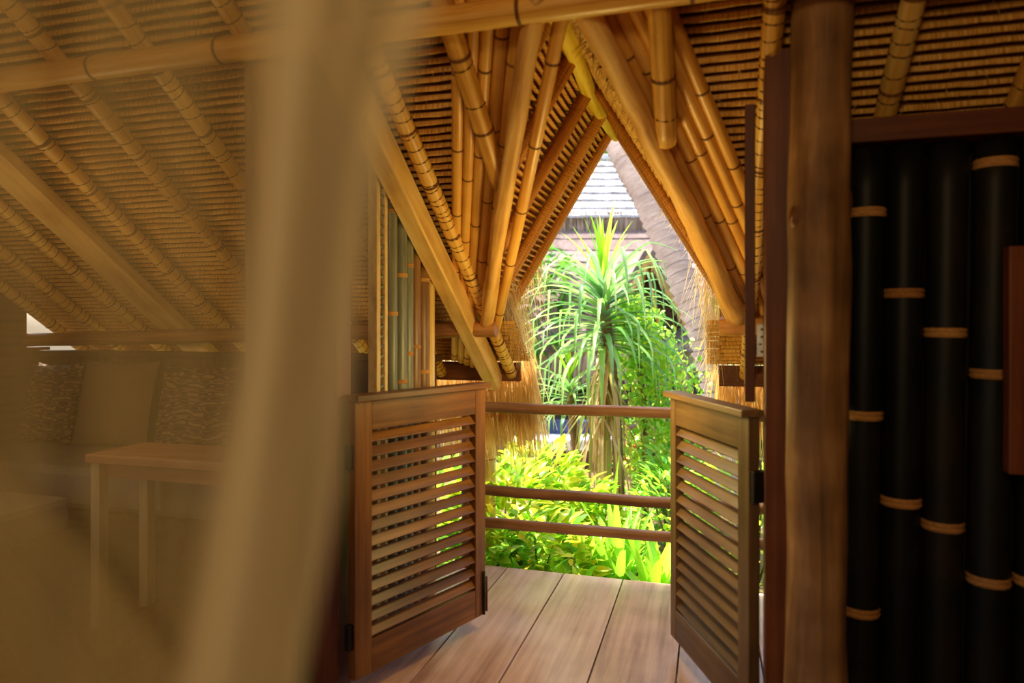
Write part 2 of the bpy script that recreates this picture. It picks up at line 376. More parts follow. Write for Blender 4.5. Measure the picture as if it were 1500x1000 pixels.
# rafters of the main ceiling, each with its lashings
NODE = None
def ring_mesh(name, m, w=1.0):
    b = MB()
    rs = [(-.5, .98), (-.28, 1.07), (-.08, 1.03), (0, .985), (.08, 1.03), (.28, 1.07), (.5, .98)]
    b.tube([(0, 0, z*w) for z, r in rs], [r for z, r in rs], 14, False)
    return b.mesh(name, m)
NODE_D = ring_mesh('node', M['node']); NODE_T = ring_mesh('node', M['tan'])
def node(parent, p, d, r, h, me=None):
    q = Vector(d).normalized().to_track_quat('Z', 'Y')
    return put('node', me or NODE_D, parent, Matrix.LocRotScale(Vector(p), q, Vector((r*1.015, r*1.015, h))))
def lerp_path(A, B, k, bow=0, bdir=Vector((1, 0, 0))):
    A = Vector(A); B = Vector(B)
    return [A.lerp(B, i/k) + bdir*bow*math.sin(math.pi*i/k) for i in range(k+1)]
def culm(name, A, B, r, m, parent, pitch=.3, bow=0, bdir=Vector((1, 0, 0)), nodes=True, nh=.014, ph=None, taper=0, nme=None):
    """a bamboo culm from A to B that swells a little at each node; its nodes are children"""
    A = Vector(A); B = Vector(B); L = (B-A).length; k = max(6, int(L/.06))
    pts = lerp_path(A, B, k, bow, bdir); ph = random.random()*pitch if ph is None else ph
    ns = []; s = ph
    while s < L-.02: ns.append(s); s += pitch*random.uniform(.9, 1.1)
    o = MB().tube(pts, [r*(1-taper*i/k)*(1+.015*math.sin(i*1.7)) for i in range(k+1)], 12).build(name, m, parent)
    if nodes:
        for s in ns:
            t = s/L; p = A.lerp(B, t) + bdir*bow*math.sin(math.pi*t)
            p2 = A.lerp(B, t+.01) + bdir*bow*math.sin(math.pi*(t+.01))
            node(o, p, p2-p, r*(1-taper*t), nh, nme)
    return o
def lashing(parent, A, B, r, gap, bow=0, bdir=Vector((1, 0, 0)), jit=.5, rw=.0026, mt='rope'):
    A = Vector(A); B = Vector(B); L = (B-A).length; s = .05; m = MB()
    ax = (B-A).normalized(); a = ax.orthogonal().normalized(); c = ax.cross(a)
    while s < L-.02:
        t = s/L; p = A.lerp(B, t) + bdir*bow*math.sin(math.pi*t); tilt = random.uniform(-.25, .25)
        pts = []
        for i in range(9):
            an = 2*math.pi*i/8
            pts.append(p + (a*math.cos(an)+c*math.sin(an))*(r*1.02) + ax*tilt*r*math.cos(an))
        m.tube(pts, rw, 4, False); s += gap*random.uniform(1-jit, 1+jit)
    if m.v: m.build('lashing', M[mt], parent, kind='stuff')
def rafter(X, Y0, Y1, r=.037, bow=.0, gap=.075, X1=None, off=.062):
    A = main(X, Y0, off); B = main(X if X1 is None else X1, Y1, off)
    o = culm('rafter', A, B, r, M['bambooy'], ce, .32, bow)
    lashing(o, A, B, r, gap, bow)
for X in (-4.60, -4.22, -3.84, -3.12, -2.66, -2.20, -1.74, -1.25):
    rafter(X, 1.0, EY+.03, .038, random.uniform(-.012, .012), .06)
rafter(-.895, 1.0, 2.96, .041, .004, .3, off=.09); rafter(-.165, 1.0, 2.80, .041, .006, .9, off=.115)
rafter(.20, 1.0, EY, .036, 0, .055); rafter(.60, 1.0, EY, .038, .01, .075); rafter(1.02, 1.0, EY, .038, 0, .08); rafter(1.45, 1.0, EY, .038, 0, .08)

# eave boards and the straw hanging from them
MB().box((-2.98, EY+.0, cz(EY)-.058), (1.79, .016, .062)).build('eave_board', M['eave'], ce, .003)
MB().box((.95, EY+.0, cz(EY)-.058), (.90, .016, .062)).build('eave_board', M['eave'], ce, .003)
fr = MB()
for i in range(1700):
    X = -1.10-abs(random.gauss(0, .5)) if random.random() < .75 else random.uniform(-4.7, -1.2)
    fr.straw((min(X, -1.13), EY+random.uniform(.02, .16), cz(EY)+random.uniform(-.14, .03)), (random.gauss(.10, .10), random.gauss(.05, .08), -1), random.uniform(.28, .62), random.uniform(.0022, .005))
fr.build('thatch_fringe', M['strawgold'], ce, kind='stuff')
fr = MB()
for i in range(1100):
    fr.straw((random.uniform(.03, 1.0), EY+random.uniform(.02, .16), cz(EY)+random.uniform(-.14, .03)), (random.gauss(0, .1), random.gauss(.05, .08), -1), random.uniform(.2, .5), random.uniform(.0022, .005))
fr.build('thatch_fringe', M['strawgold'], ce, kind='stuff')
fr = MB()
for i in range(900):
    sg = random.choice((-1, 1)); Y = random.uniform(3.82, EY+.1); X = (-1.17 if sg < 0 else .03) - sg*random.uniform(-.04, .06)
    fr.straw((X, Y, cz(Y)+random.uniform(-.02, .30)), (-sg*random.uniform(-.15, .5), random.uniform(-.1, .5), -1), random.uniform(.06, .2), .0014)
fr.build('thatch_fringe', M['strawgold'], ce, kind='stuff')
fr = MB()
for i in range(2200):
    sg = random.choice((-1, 1)); dx = random.uniform(.0, .74)
    p = Vector((XR+sg*dx, YA+KV*dx, ZR-T2*dx))
    fr.straw(p + Vector((sg*random.uniform(-.02, .05), random.uniform(-.03, .04), random.uniform(-.01, .03))), Vector((-sg*random.uniform(-.4, .5), random.uniform(-.6, .6), random.uniform(-1, .1))), random.uniform(.03, .09), .0016)
fr.build('valley_straw', M['thatch'], ce, kind='stuff')
hs = MB()                                              # loose ends that stick out of the ceiling rows
for i in range(1500):
    X = random.uniform(-2.2, 1.6); Yh = random.uniform(1.8, 3.9)
    if abs(X-XR) < max(0, (Yh-YA)/KV)+.03: continue
    hs.straw(main(X, Yh, .015), nm*.6 + Vector((random.uniform(-1, 1), random.uniform(-.4, 1), random.uniform(-1, .3))), random.uniform(.015, .06), .0009)
hs.build('loose_straw', M['strawgold'], ce, kind='stuff')

# right-hand wall of black bamboo
wr = thing('wall_right', (1.2, 2.75, 0), 'near-black wall of upright black bamboo poles right of the round post', 'wall', kind='structure')
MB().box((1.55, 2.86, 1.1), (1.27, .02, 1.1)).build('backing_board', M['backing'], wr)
MB().box((1.60, 2.70, 2.19), (1.24, .07, .042)).build('top_beam', M['jamb'], wr, .004)
wallY = 2.735
def atY(px, py, Y):
    a = (px-750)/1000; D = Y/(a*SS+CC); return W(px, py, D)
for pt, pb, ys in ((1270, 1256, (313, 607, 892)), (1326, 1314, (430, 733)), (1388, 1376, (487, 768)), (1458, 1443, (241, 547, 848)), (1530, 1512, (560, 850)), (1604, 1590, (300, 690)), (1680, 1668, (440, 780))):
    a = atY(pt, 200, wallY); b = atY(pb, 1000, wallY); A = Vector((b.x+(b.x-a.x)*.02, wallY, .0)); B = Vector((a.x, wallY, 2.15))
    r = .0625
    o = MB().tube(lerp_path(A, B, 14), [r*(1+.02*math.sin(i*2.1)) for i in range(15)], 16).build('bamboo_pole', M['blackb'], wr)
    for y in ys:
        z = 1.5-(y-480)/1000*(wallY/(((pt-750)/1000)*SS+CC)); t = z/2.15
        if 0 < t < 1: node(o, A.lerp(B, t), B-A, r*1.02, .034, NODE_T)

# low walls of the seating side
wf = thing('wall_front', (-3.2, 3.9, 0), 'brown panelled low wall behind the cushions', 'wall', kind='structure')
for i in range(9):
    MB().box((-4.55+i*.345, 3.90, .65), (.168, .02, .65)).build('panel', M['panelw'], wf, .004)
MB().box((-3.17, 3.88, 1.315), (1.58, .05, .022)).build('ledge', M['panelw'], wf, .004)
wl = MB().prism([Vector((-4.78, 1.6, 0)), Vector((-4.78, 3.92, 0)), Vector((-4.78, 3.92, 1.36)), Vector((-4.78, 3.74, 1.36)), Vector((-4.78, 3.74, cz(3.74))), Vector((-4.78, 1.6, cz(1.6)))], (.06, 0, 0)).build('wall_left', M['panelw']); tag(wl, 'low plain wooden wall at the far left end of the room', 'wall', kind='structure')
def bulk_wall(name, pts, e, label):
    tag(MB().prism([Vector(p) for p in pts], e).build(name, M['panelw']), label, 'wall', kind='structure')
bulk_wall('wall_end', [(3.0, -6, 0), (3.0, 4.3, 0), (3.0, 4.3, cz(4.3)), (3.0, -1, cz(-1)), (3.0, -6, cz(-1)-3.5)], (.06, 0, 0), 'plain wooden gable wall at the right end, out of view')
bulk_wall('wall_back', [(-4.75, -6, 0), (3.0, -6, 0), (3.0, -6, cz(-1)-3.4), (-4.75, -6, cz(-1)-3.4)], (0, -.06, 0), 'plain wooden back wall behind the viewer, out of view')
bulk_wall('wall_gable', [(-4.75, -6, 0), (-4.75, 1.6, 0), (-4.75, 1.6, cz(1.6)), (-4.75, .2, cz(.2)), (-4.75, .2, 1.2), (-4.75, -6, 1.2)], (-.06, 0, 0), 'low wooden wall at the left end, out of view')
bulk_wall('wall_gable', [(-4.75, -6, 2.3), (-4.75, .2, 2.3), (-4.75, .2, cz(.2)), (-4.75, -1, cz(-1)), (-4.75, -6, 2.35)], (-.06, 0, 0), 'upper gable wall above a left opening added for daylight, out of view')  # unseen opening below is shaped to let sky light onto the net
gp = MB(); gp.quad([(-40, -30, -.45), (40, -30, -.45), (40, 50, -.45), (-40, 50, -.45)])
g = gp.build('ground', M['soil']); tag(g, 'brown garden soil beneath the planting', 'ground', kind='structure')

# porch deck
dk = thing('porch_deck', (-.6, 3.3, 0), 'wide reddish brown deck boards between the two louvred half doors', 'deck', kind='structure')
for x0 in (-1.58, -1.22, -.86, -.50, -.14, .22):
    MB().box((x0+.18, 3.31, -.021), (.1765, .79, .021)).build('deck_board', M['deck'], dk, .003)
for yy in (2.7, 3.4, 4.0): MB().box((-.6, yy, -.1), (1.05, .05, .055)).build('joist', M['eave'], dk)
for xx in (-1.5, .3): 
    for yy in (2.7, 4.0): MB().box((xx, yy, -.3), (.05, .05, .15)).build('footing', M['eave'], dk)

# ---------------------------------------------------------------- the porch gable
pg = thing('porch_gable', (XR, 3.4, 1.6), 'steep pointed thatched gable over the porch deck', 'roof')
for sg in (-1, 1):
    nv = Vector((-sg*T2, 0, -1)).normalized(); sv = Vector((sg, 0, -T2)).normalized()
    def gpt(dx, Y, off=0): return Vector((XR+sg*dx, Y, ZR-T2*dx)) + nv*off
    s = .02
    while s < 1.44:
        dx = s/math.sqrt(1+T2*T2)
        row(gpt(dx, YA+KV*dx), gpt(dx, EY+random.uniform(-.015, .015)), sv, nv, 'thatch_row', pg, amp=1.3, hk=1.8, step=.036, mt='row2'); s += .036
    e = -nv*.2
    poly = [gpt(0, YA+.06, -.012), gpt(.62, YA+KV*.62+.06, -.012), gpt(.62, EY, -.012), gpt(0, EY, -.012)]
    MB().prism(poly, e).build('thatch', M['thatch'], pg)
    for Yr in ((2.55, 2.98, 3.41, 3.83, EY-.03) if sg < 0 else (3.41, 3.83, EY-.03)):
        d1 = min(.775, (Yr-YA)/KV); off, rr_ = (.055 if Yr < 4 else .03, .034) if sg < 0 else (.034, .022)
        A = gpt(.03 if sg < 0 else .06, Yr, off); B = gpt(d1, Yr, off)
        o = culm('rafter', A, B, rr_, M['gableb'], pg, .34, nodes=False); lashing(o, A, B, rr_, .014, jit=.4, rw=.0014, mt='twine')
    ff = MB()
    for i in range(900):
        dx = random.uniform(0, .8)
        ff.straw(gpt(dx, EY+random.uniform(-.06, .02), random.uniform(-.16, .03)), nv*random.uniform(-.2, 1)+Vector((0, random.uniform(-.1, .6), random.uniform(-1, .1))), random.uniform(.02, .11), .0014)
    for i in range(420):
        dx = random.uniform(.5, .8)
        ff.straw(gpt(dx, EY+random.uniform(-.05, .05), random.uniform(-.16, .06)), Vector((-sg*random.uniform(-.15, .45), random.uniform(-.1, .25), -1)), random.uniform(.08, .42), .0014)
    ff.build('thatch_fringe', M['strawgold'], pg, kind='stuff')
rp = [Vector((XR+.012*math.sin(y*3), y, ZR-.125+.006*math.sin(y*5))) for y in [2.0+i*.1 for i in range(24)]]
MB().tube(rp, [.048-.0008*i for i in range(24)], 14, wob=.3).build('ridge_pole', M['ridge'], pg, label='yellow-lit rough ridge pole at the top of the gable')

# ---------------------------------------------------------------- big roof timbers
p0 = Vector((-4.8, 2.21, TZ-TS*2.21-.177)); p1 = Vector((2.6, 2.21, TZ-TS*2.21-.177))
pu = thing('bamboo_beam', p0.lerp(p1, .5), 'long thick round bamboo beam crossing level below the upper rafters', 'beam')
culm('pole', p0, p1, .047, M['bamboo'], pu, .62, .01, Vector((0, 0, 1)))

def valley(dx, sg, off_in=0, off_n=0):                 # point on the valley line, moved sideways in the ceiling plane
    p = Vector((XR+sg*dx, YA+KV*dx, ZR-T2*dx)); d = Vector((sg, KV, -T2)).normalized()
    side = d.cross(nm).normalized(); side = side if side.x*sg > 0 else -side
    return p + side*off_in + nm*off_n
VD = {}
for sg, w in ((-1, 'left'), (1, 'right')):
    A = valley(-.12, sg, .075 if sg > 0 else -.125, .10 if sg > 0 else .135); B = valley(.725, sg, .0 if sg > 0 else -.055, .10 if sg > 0 else .12)
    pts = lerp_path(A, B, 26, .03 if sg > 0 else .015, Vector((sg, 0, -.4)))
    pts = [p + Vector((.008*noise.noise(p*4), 0, .008*noise.noise(p*4+Vector((9, 0, 0))))) for p in pts]
    o = MB().tube(pts, [.037+.002*math.sin(i*.9) if sg < 0 else .037+.0006*i+.009*noise.noise(p*6) for i, p in enumerate(pts)], 16, wob=.22).build('valley_log', M['log'])
    tag(o, 'smooth pale log leaning up the left side of the gable opening' if sg < 0 else 'knotty brown log slanting down the right side of the gable opening', 'log')
    vl = thing('valley_lining', valley(.4, sg), 'fan of slender bamboo culms left of the smooth leaning log' if sg < 0 else 'row of parallel bamboo culms right of the knotty slanting log', 'bamboo')
    for k in range(5):
        oa, ob = (-.03+.061*k, -.035+.040*k) if sg < 0 else (.135+.046*k, .055+.050*k)
        culm('bamboo_pole', valley(-.30, sg, oa, .045), valley(.92-.005*k, sg, ob, .045), .026, M['bamboo'], vl, .42, .006, Vector((1, 0, 0)), nh=.010)
    if sg < 0: culm('bamboo_pole', valley(-.12, sg, -.205, .09), valley(.74, sg, -.115, .09), .027, M['bamboo'], vl, .42, .006, Vector((1, 0, 0)), nh=.010)

def slope_plank(name, X, Y0, Y1, wx, hz, off, m, **kw):
    A = main(X, Y0, off); B = main(X, Y1, off); L = (B-A).length; k = 22; b = MB(); ro = random.random()*9
    for i in range(k+1):
        t = i/k; p = A.lerp(B, t); jx = .006*noise.noise(Vector((t*5, X, 0))); jn = .008*noise.noise(Vector((t*4, X, 7)))
        e = 1 if 0 < i < k else .82
        for a, h in ((-.5, -.42), (-.42, -.5), (.42, -.5), (.5, -.42), (.5, .42), (.42, .5), (-.42, .5), (-.5, .42)):
            b.v.append(tuple(p + Vector((a*wx*e+jx, 0, 0)) + nm*(h*hz*e+jn)))
    for i in range(k):
        for j in range(8):
            j2 = (j+1) % 8
            b.f.append((i*8+j, i*8+j2, (i+1)*8+j2, (i+1)*8+j)); b.sm.append(False)
            u0, u1 = ro+i/k*L, ro+(i+1)/k*L; b.uv.append([(u0, j*.04), (u0, j*.04+.04), (u1, j*.04+.04), (u1, j*.04)])
    b.f.append(tuple(range(7, -1, -1))); b.f.append(tuple(k*8+j for j in range(8))); b.uv += [[(0, j*.05) for j in range(8)]]*2; b.sm += [False]*2
    return b.build(name, m, **kw)
tag(slope_plank('timber_beam', -1.352, 1.2, 4.34, .095, .13, .125, M['plank']), 'pale split timber beam slanting down beside the bamboo screen to the left eave', 'beam')
tag(slope_plank('timber_beam', -3.46, 1.2, 4.25, .21, .07, .10, M['plank']), 'broad pale plank beam sloping down over the cushions behind the net', 'beam')
def logtube(name, A, B, r, m, label, cat, wob=.15, k=20):
    return tag(MB().tube(lerp_path(A, B, k), r, 16, wob=wob).build(name, m), label, cat)
logtube('wall_plate', (-4.8, 3.74, 1.41), (-1.18, 3.74, 1.495), .047, M['plate'], 'round log plate whose cut end shows below the left valley log', 'beam')
logtube('wall_plate', (.045, 3.74, 1.51), (1.6, 3.74, 1.51), .047, M['plate'], 'round log plate whose cut end shows left of the open upper door leaf', 'beam')

# ---------------------------------------------------------------- posts, jambs, doors
pts = [Vector((.347+.012*noise.noise(Vector((z*1.3, 3, 0)))-.02*(1-z/2.6), 2.42, z)) for z in [i*.085 for i in range(32)]]
pts[-1].z = 2.63
b = MB().tube(pts, [.094+.004*noise.noise(Vector((z.z*2, 0, 0))) for z in pts], 26, wob=.10)
tp = b.build('timber_post', M['post'])
tag(tp, 'thick round weathered timber post between the right jamb and black bamboo wall', 'post')
for px, py, a in ((1180, 318, .020), (1222, 296, .024), (1196, 705, .014)):
    c = Vector((.340, 2.42, 1.5-(py-480)/1000*2.22)); e = W(px, py, 2.22)-c; e.z = 0; e.normalize(); p = c+e*.088
    q = e.to_track_quat('Z', 'Y'); b = MB()
    b.tube([(0, 0, -.01), (0, 0, .006), (0, 0, .010), (0, 0, .004)], [a*1.1, a, a*.7, a*.25], 14)
    put('knot', b.mesh('knot', M['eave']), tp, Matrix.LocRotScale(p, q, Vector((1, 1.7, 1))))
jb = thing('door_jamb', (.22, 2.56, 0), 'dark reddish brown upright jamb board left of the round post', 'door jamb')
MB().box((.222, 2.53, 1.225), (.042, .05, 1.225)).build('board', M['jamb'], jb, .004)
MB().box((.30, 2.62, 1.1), (.03, .05, 1.1)).build('stop', M['jamb'], jb, .003)
jl = thing('door_jamb', (-1.47, 2.5, 0), 'dark jamb post in shadow left of the left louvred half door', 'door jamb')
MB().box((-1.475, 2.46, 1.16), (.055, .055, 1.16)).build('board', M['jamb'], jl, .004)
tag(MB().tube([Vector((-1.68, 2.35, z*.26)) for z in range(11)], .10, 20, wob=.1).build('timber_post', M['post']), 'round timber post half hidden behind the gathered net', 'post')
wd_ = thing('wall_front', (-1.9, 2.5, 0), 'dark wooden wall section beside the left jamb, behind the net', 'wall', kind='structure')
for i in range(3): MB().box((-1.62-.13*i, 2.47, .6), (.06, .02, .6)).build('panel', M['panelw'], wd_, .003)

def louvre_door(name, H, F, z0, z1, m, label, cap_out, nslat, inward, stile=.075, hl=.09, tilt=48):
    """half door hinged at H, free edge at F; louvres in a frame"""
    H = Vector((H[0], H[1], 0)); F = Vector((F[0], F[1], 0)); d = (F-H); Lw = d.length; d.normalize()
    nrm = Vector((-d.y, d.x, 0));
    if nrm.dot(Vector((inward[0], inward[1], 0))) < 0: nrm = -nrm      # nrm points to the room side face
    up_ = Vector((0, 0, 1)); ax = (d, nrm, up_); th = .021
    t = thing(name, H, label, 'door', kind='structure')
    zm = (z0+z1)/2; hz = (z1-z0)/2
    MB().box(H+d*hl/2+up_*zm, (hl/2, th, hz), ax).build('stile', m, t, .003)
    MB().box(H+d*(Lw-stile/2)+up_*zm, (stile/2, th, hz), ax).build('stile', m, t, .003)
    tr, br = .125, .135; mid = H+d*(hl+Lw-stile)/2; hw = (Lw-stile-hl)/2
    MB().box(mid+up_*(z1-tr/2), (hw, th*.96, tr/2), ax).build('rail', m, t, .002)
    MB().box(mid+up_*(z0+br/2), (hw, th*.96, br/2), ax).build('rail', m, t, .002)
    MB().box(H+d*Lw/2+up_*(z1+.012)+nrm*cap_out, (Lw/2+.012, .042, .013), ax).build('cap', m, t, .003)
    a = z0+br; b_ = z1-tr; p = (b_-a)/nslat; tt = R(tilt)
    wv = -nrm*math.cos(tt) + up_*math.sin(tt)          # from the inner, lower edge to the outer, upper edge
    tv = d.cross(wv)
    for i in range(nslat):
        c = mid + up_*(a+(i+.5)*p)
        MB().box(c, (hw+.004, p*.385, .0045), (d, wv, tv)).build('slat', m, t, .0015)
    return t, d, nrm, H
t, d, n_, H = louvre_door('door_1', (-1.385, 2.455), (-1.09, 3.22), .085, 1.205, M['door'], 'brown louvred half door standing open on the left of the deck', .012, 14, (1, -.4))
for z in (.26, .98): MB().box(H-d*.012+Vector((0, 0, z)), (.014, .012, .05), (d, n_, Vector((0, 0, 1)))).build('hinge', M['iron'], t, .002)
fe = H+d*.80
MB().tube([fe+n_*.028+Vector((0, 0, .09)), fe+n_*.028+Vector((0, 0, .30))], .007, 8).build('bolt', M['iron'], t, label='dark upright floor bolt')
MB().tube([fe+d*.02+n_*.028+Vector((0, 0, .10)), fe+d*.02+n_*.028+Vector((0, 0, .27))], .006, 8).build('bolt', M['jamb'], t)
t, d, n_, H = louvre_door('door_2', (.150, 2.56), (-.158, 3.24), .085, 1.185, M['door2'], 'greyish brown louvred half door standing open on the right of the deck', .012, 14, (-1, -.4), .06, .085)
for z in (.12, .94): MB().box(H-d*.010+Vector((.006, 0, z)), (.016, .022, .055), (d, n_, Vector((0, 0, 1)))).build('hinge', M['iron'], t, .002)
ul = thing('door_3', (.13, 2.62, 1.2), 'open upper door leaf seen edge-on above the right half door', 'door', kind='structure')
ua = (Vector((.051, 1, 0)).normalized(), Vector((1, -.051, 0)).normalized(), Vector((0, 0, 1)))
b = MB()
A = Vector((.118, 2.58, 0))
b.prism([A+Vector((0, 0, 1.235)), A+ua[0]*.5+Vector((0, 0, 1.235)), A+ua[0]*.5+Vector((0, 0, 1.235+.65)), A+Vector((0, 0, 2.30))], ua[1]*.036)
b.build('panel', M['jamb'], ul, .003)
hb = MB().box(A+Vector((.055, -.005, 1.455)), (.014, .003, .058)); hb.build('hinge', M['steel'], ul, .001, label='pale steel butt hinge')
sc = MB()
for z in (-.04, -.013, .013, .04): sc.tube([A+Vector((.055+random.choice((-.005, .005)), -.012, 1.455+z)), A+Vector((.055, -.007, 1.455+z))], .0035, 8)
sc.build('screws', M['iron'], ul, kind='stuff')

# bamboo screen beside the left door
bs = thing('bamboo_screen', (-1.385, 2.95, 0), 'upright screen of grey and tan bamboo poles with a slanted top, left of the doorway', 'screen')
XS = -1.435
def top(Y): return cz(Y)-.03
def upright(x, y, hx, hy, m, nm_, zt=None):
    zt = zt or (lambda yy: top(yy))
    b = MB(); b.prism([Vector((x-hx, y-hy, .03)), Vector((x+hx, y-hy, .03)), Vector((x+hx, y+hy, .03)), Vector((x-hx, y+hy, .03))], (0, 0, 1))
    for i in range(4, 8):
        v = b.v[i]; b.v[i] = (v[0], v[1], zt(v[1]))
    return b.build(nm_, m, bs, .003)
upright(XS, 2.745, .022, .018, M['screenf'], 'stile'); upright(XS, 2.82, .022, .014, M['screenf'], 'stile')
for k in range(30):                                    # the toothed strip between the two pale stiles
    MB().tube([(XS-.01, 2.767, 1.0+k*.045), (XS+.012, 2.805, 1.015+k*.045)], .010, 6).build('tooth', M['greyb'], bs)
yy = 2.86
for k, (r, m, ph) in enumerate(((.036, 'greyb', .2), (.043, 'greyb', .55), (.036, 'greyb', .9), (.038, 'brownb', .75), (.046, 'brownb', .62))):
    yy += r if k == 0 else r+.010
    culm('bamboo_pole', (XS, yy, .03), (XS, yy, top(yy)-.14), r, M[m], bs, .47, nh=.02, ph=ph*.47, nme=NODE_T)
    yy += r
MB().tube([(XS, 3.335, .03), (XS, 3.335, 1.0), (XS, 3.335, top(3.335)+.0)], .04, 14).build('end_post', M['yelb'], bs)
A = Vector((XS+.025, 2.73, top(2.73)-.06)); B = Vector((XS+.025, 3.36, top(3.36)-.06))
MB().box(A.lerp(B, .5), ((B-A).length/2, .016, .024), ((B-A).normalized(), Vector((1, 0, 0)), nm)).build('top_rail', M['screenf'], bs, .003)
# mounted board at far right
rb = MB().box((1.175, 2.60, 1.395), (.245, .028, .37)).build('wall_board', M['redwood'], None, .004)
tag(rb, 'reddish brown wooden board mounted on the black bamboo, cut by the right edge', 'board')

# railing
rl = thing('porch_railing', (-.55, 4.06, 0), 'round wooden porch railing of three bars across the deck edge', 'railing')
for z in (1.005, .485, .285):
    pts = lerp_path((-1.5, 4.05, z), (.42, 4.07, z), 24); pts = [p+Vector((0, 0, .006*noise.noise(p*3+Vector((0, z*9, 0))))) for p in pts]
    MB().tube(pts, .033, 12, wob=.1).build('rail', M['rail'], rl)
for x in (-1.47, .38): MB().tube([(x, 4.06, 0), (x, 4.06, .5), (x, 4.06, 1.1)], .04, 12, wob=.1).build('post', M['rail'], rl)
bp = tag(culm('bamboo_post', W(716, 900, 4.75), W(716, 596, 4.75), .05, M['yelb'], None, .3, nme=NODE_T), 'pale bamboo post under the left eave just behind the railing', 'post')

# ---------------------------------------------------------------- seating corner behind the net
db = thing('daybed', (-3.3, 3.4, 0), 'long built-in daybed with pale mattress against the panelled wall', 'daybed')
MB().box((-3.2, 3.46, .22), (1.5, .38, .22)).build('base', M['panelw'], db, .006)
MB().box((-3.2, 3.46, .565), (1.49, .37, .12)).build('mattress', M['matt'], db, .04)
def cushion(loc, w, h, dth, m, rz, tilt, label):
    b = MB(); n = 10
    for sgn in (-1, 1):
        base = len(b.v)
        for i in range(n+1):
            for j in range(n+1):
                u = 2*i/n-1; v = 2*j/n-1
                puff = (max(0, (1-u**4)*(1-v**4)))**.6
                k = 1-.07*(1-abs(v)**2)*abs(u)**3; k2 = 1-.10*(1-abs(u)**2)*abs(v)**3
                b.v.append((u*w/2*k, sgn*dth/2*puff, v*h/2*k2+h/2))
        for i in range(n):
            for j in range(n):
                q = (base+i*(n+1)+j, base+(i+1)*(n+1)+j, base+(i+1)*(n+1)+j+1, base+i*(n+1)+j+1)
                b.f.append(q if sgn < 0 else q[::-1]); b.uv.append([(0, 0)]*4); b.sm.append(True)
    Mx = Matrix.Translation(loc) @ Matrix.Rotation(rz, 4, 'Z') @ Matrix.Rotation(tilt, 4, 'X')
    return tag(put('cushion', b.mesh('cushion', m), None, Mx), label, 'cushion')
cushion((-3.90, 3.66, .69), .62, .60, .17, M['cloth'], .03, R(-12), 'plain beige cushion between two patterned ones on the daybed')
cushion((-4.47, 3.67, .69), .46, .58, .17, M['pattern'], -.02, R(-12), 'dark patterned cushion at the far left end of the daybed row')
cushion((-3.25, 3.67, .69), .60, .58, .17, M['pattern'], .02, R(-12), 'patterned cushion right of the plain beige one')
cushion((-2.62, 3.67, .69), .5, .55, .17, M['cloth'], .02, R(-12), 'beige cushion on the daybed hidden behind the gathered net')
tb = thing('side_table', (-2.4, 2.86, 0), 'reddish brown table with pale legs in front of the daybed', 'table')
MB().box((-2.42, 2.85, .852), (.56, .19, .022)).build('tabletop', M['table'], tb, .006)
for sx in (-1, 1):
    for sy in (-1, 1): MB().box((-2.42+sx*.51, 2.85+sy*.15, .415), (.028, .028, .415)).build('leg', M['tleg'], tb, .004)
MB().box((-2.42, 2.72, .79), (.49, .012, .035)).build('apron', M['table'], tb, .002)
MB().box((-2.42, 2.98, .79), (.49, .012, .035)).build('apron', M['table'], tb, .002)
ot = thing('ottoman', (-3.55, 2.45, 0), 'low pale cushioned seat left of the table legs', 'seat')
MB().box((-3.62, 2.5, .22), (.40, .30, .22)).build('base', M['panelw'], ot, .006)
MB().box((-3.62, 2.5, .53), (.40, .30, .09)).build('cushion_pad', M['matt'], ot, .04)

# ---------------------------------------------------------------- the net hanging close by
net = thing('mosquito_net', W(430, 1400, .5), 'sheer beige net hanging out of focus close by on the left', 'net')
def interp(tab, y):
    for (y0, a), (y1, b) in zip(tab, tab[1:]):
        if y <= y1: return a+(b-a)*max(0, (y-y0))/(y1-y0)
    return tab[-1][1]
def sheet(name, left, right, D, pleats, depth, m, ph=0, y0=-260, y1=1500, nu=90, nv=34, over=0, slack=0):
    b = MB()
    for j in range(nv+1):
        y = y0+(y1-y0)*j/nv; l = interp(left, y); r = interp(right, y)
        for i in range(nu+1):
            u = i/nu; a = 2*math.pi*pleats*u+ph+.6*math.sin(y*.004+ph)
            fold = math.sin(a)+.35*math.sin(2.3*a+1.7)
            px = l+(r-l)*u+over*(r-l)/max(1, pleats)*math.sin(2*a)*.16
            b.v.append(tuple(W(px, y, D+depth*fold+slack*math.sin(y*.002))))
    for j in range(nv):
        for i in range(nu):
            q = j*(nu+1)+i; b.f.append((q, q+1, q+nu+2, q+nu+1)); b.uv.append([(0, 0)]*4); b.sm.append(True)
    return b.build(name, m, net)
sheet('gathered_drape', [(-260, 380), (0, 372), (250, 368), (500, 345), (750, 300), (1000, 255), (1500, 160)],
      [(-260, 690), (0, 640), (200, 572), (500, 520), (700, 500), (850, 470), (1000, 440), (1500, 380)], .33, 1.5, .006, M['netd'], .5)
sheet('gathered_drape', [(-260, 420), (0, 410), (250, 395), (500, 365), (750, 315), (1000, 270), (1500, 170)],
      [(-260, 640), (0, 590), (200, 540), (500, 500), (700, 465), (1000, 420), (1500, 340)], .36, 1.5, .006, M['netd'], 2.1)
sheet('gathered_drape', [(-260, 440), (0, 430), (250, 420), (500, 390), (750, 325), (1000, 280), (1500, 180)],
      [(-260, 590), (0, 560), (200, 525), (500, 480), (700, 430), (1000, 380), (1500, 330)], .39, 1, .006, M['netd'], 3.6)
sheet('veil', [(-260, -420), (1500, -420)], [(-260, 440), (500, 420), (1000, 330), (1500, 220)], .44, 3, .008, M['net'], 1.1)
Bx = [(-260, -400), (560, -330), (640, -40), (700, 40), (800, 130), (900, 205), (1000, 280), (1500, 420)]
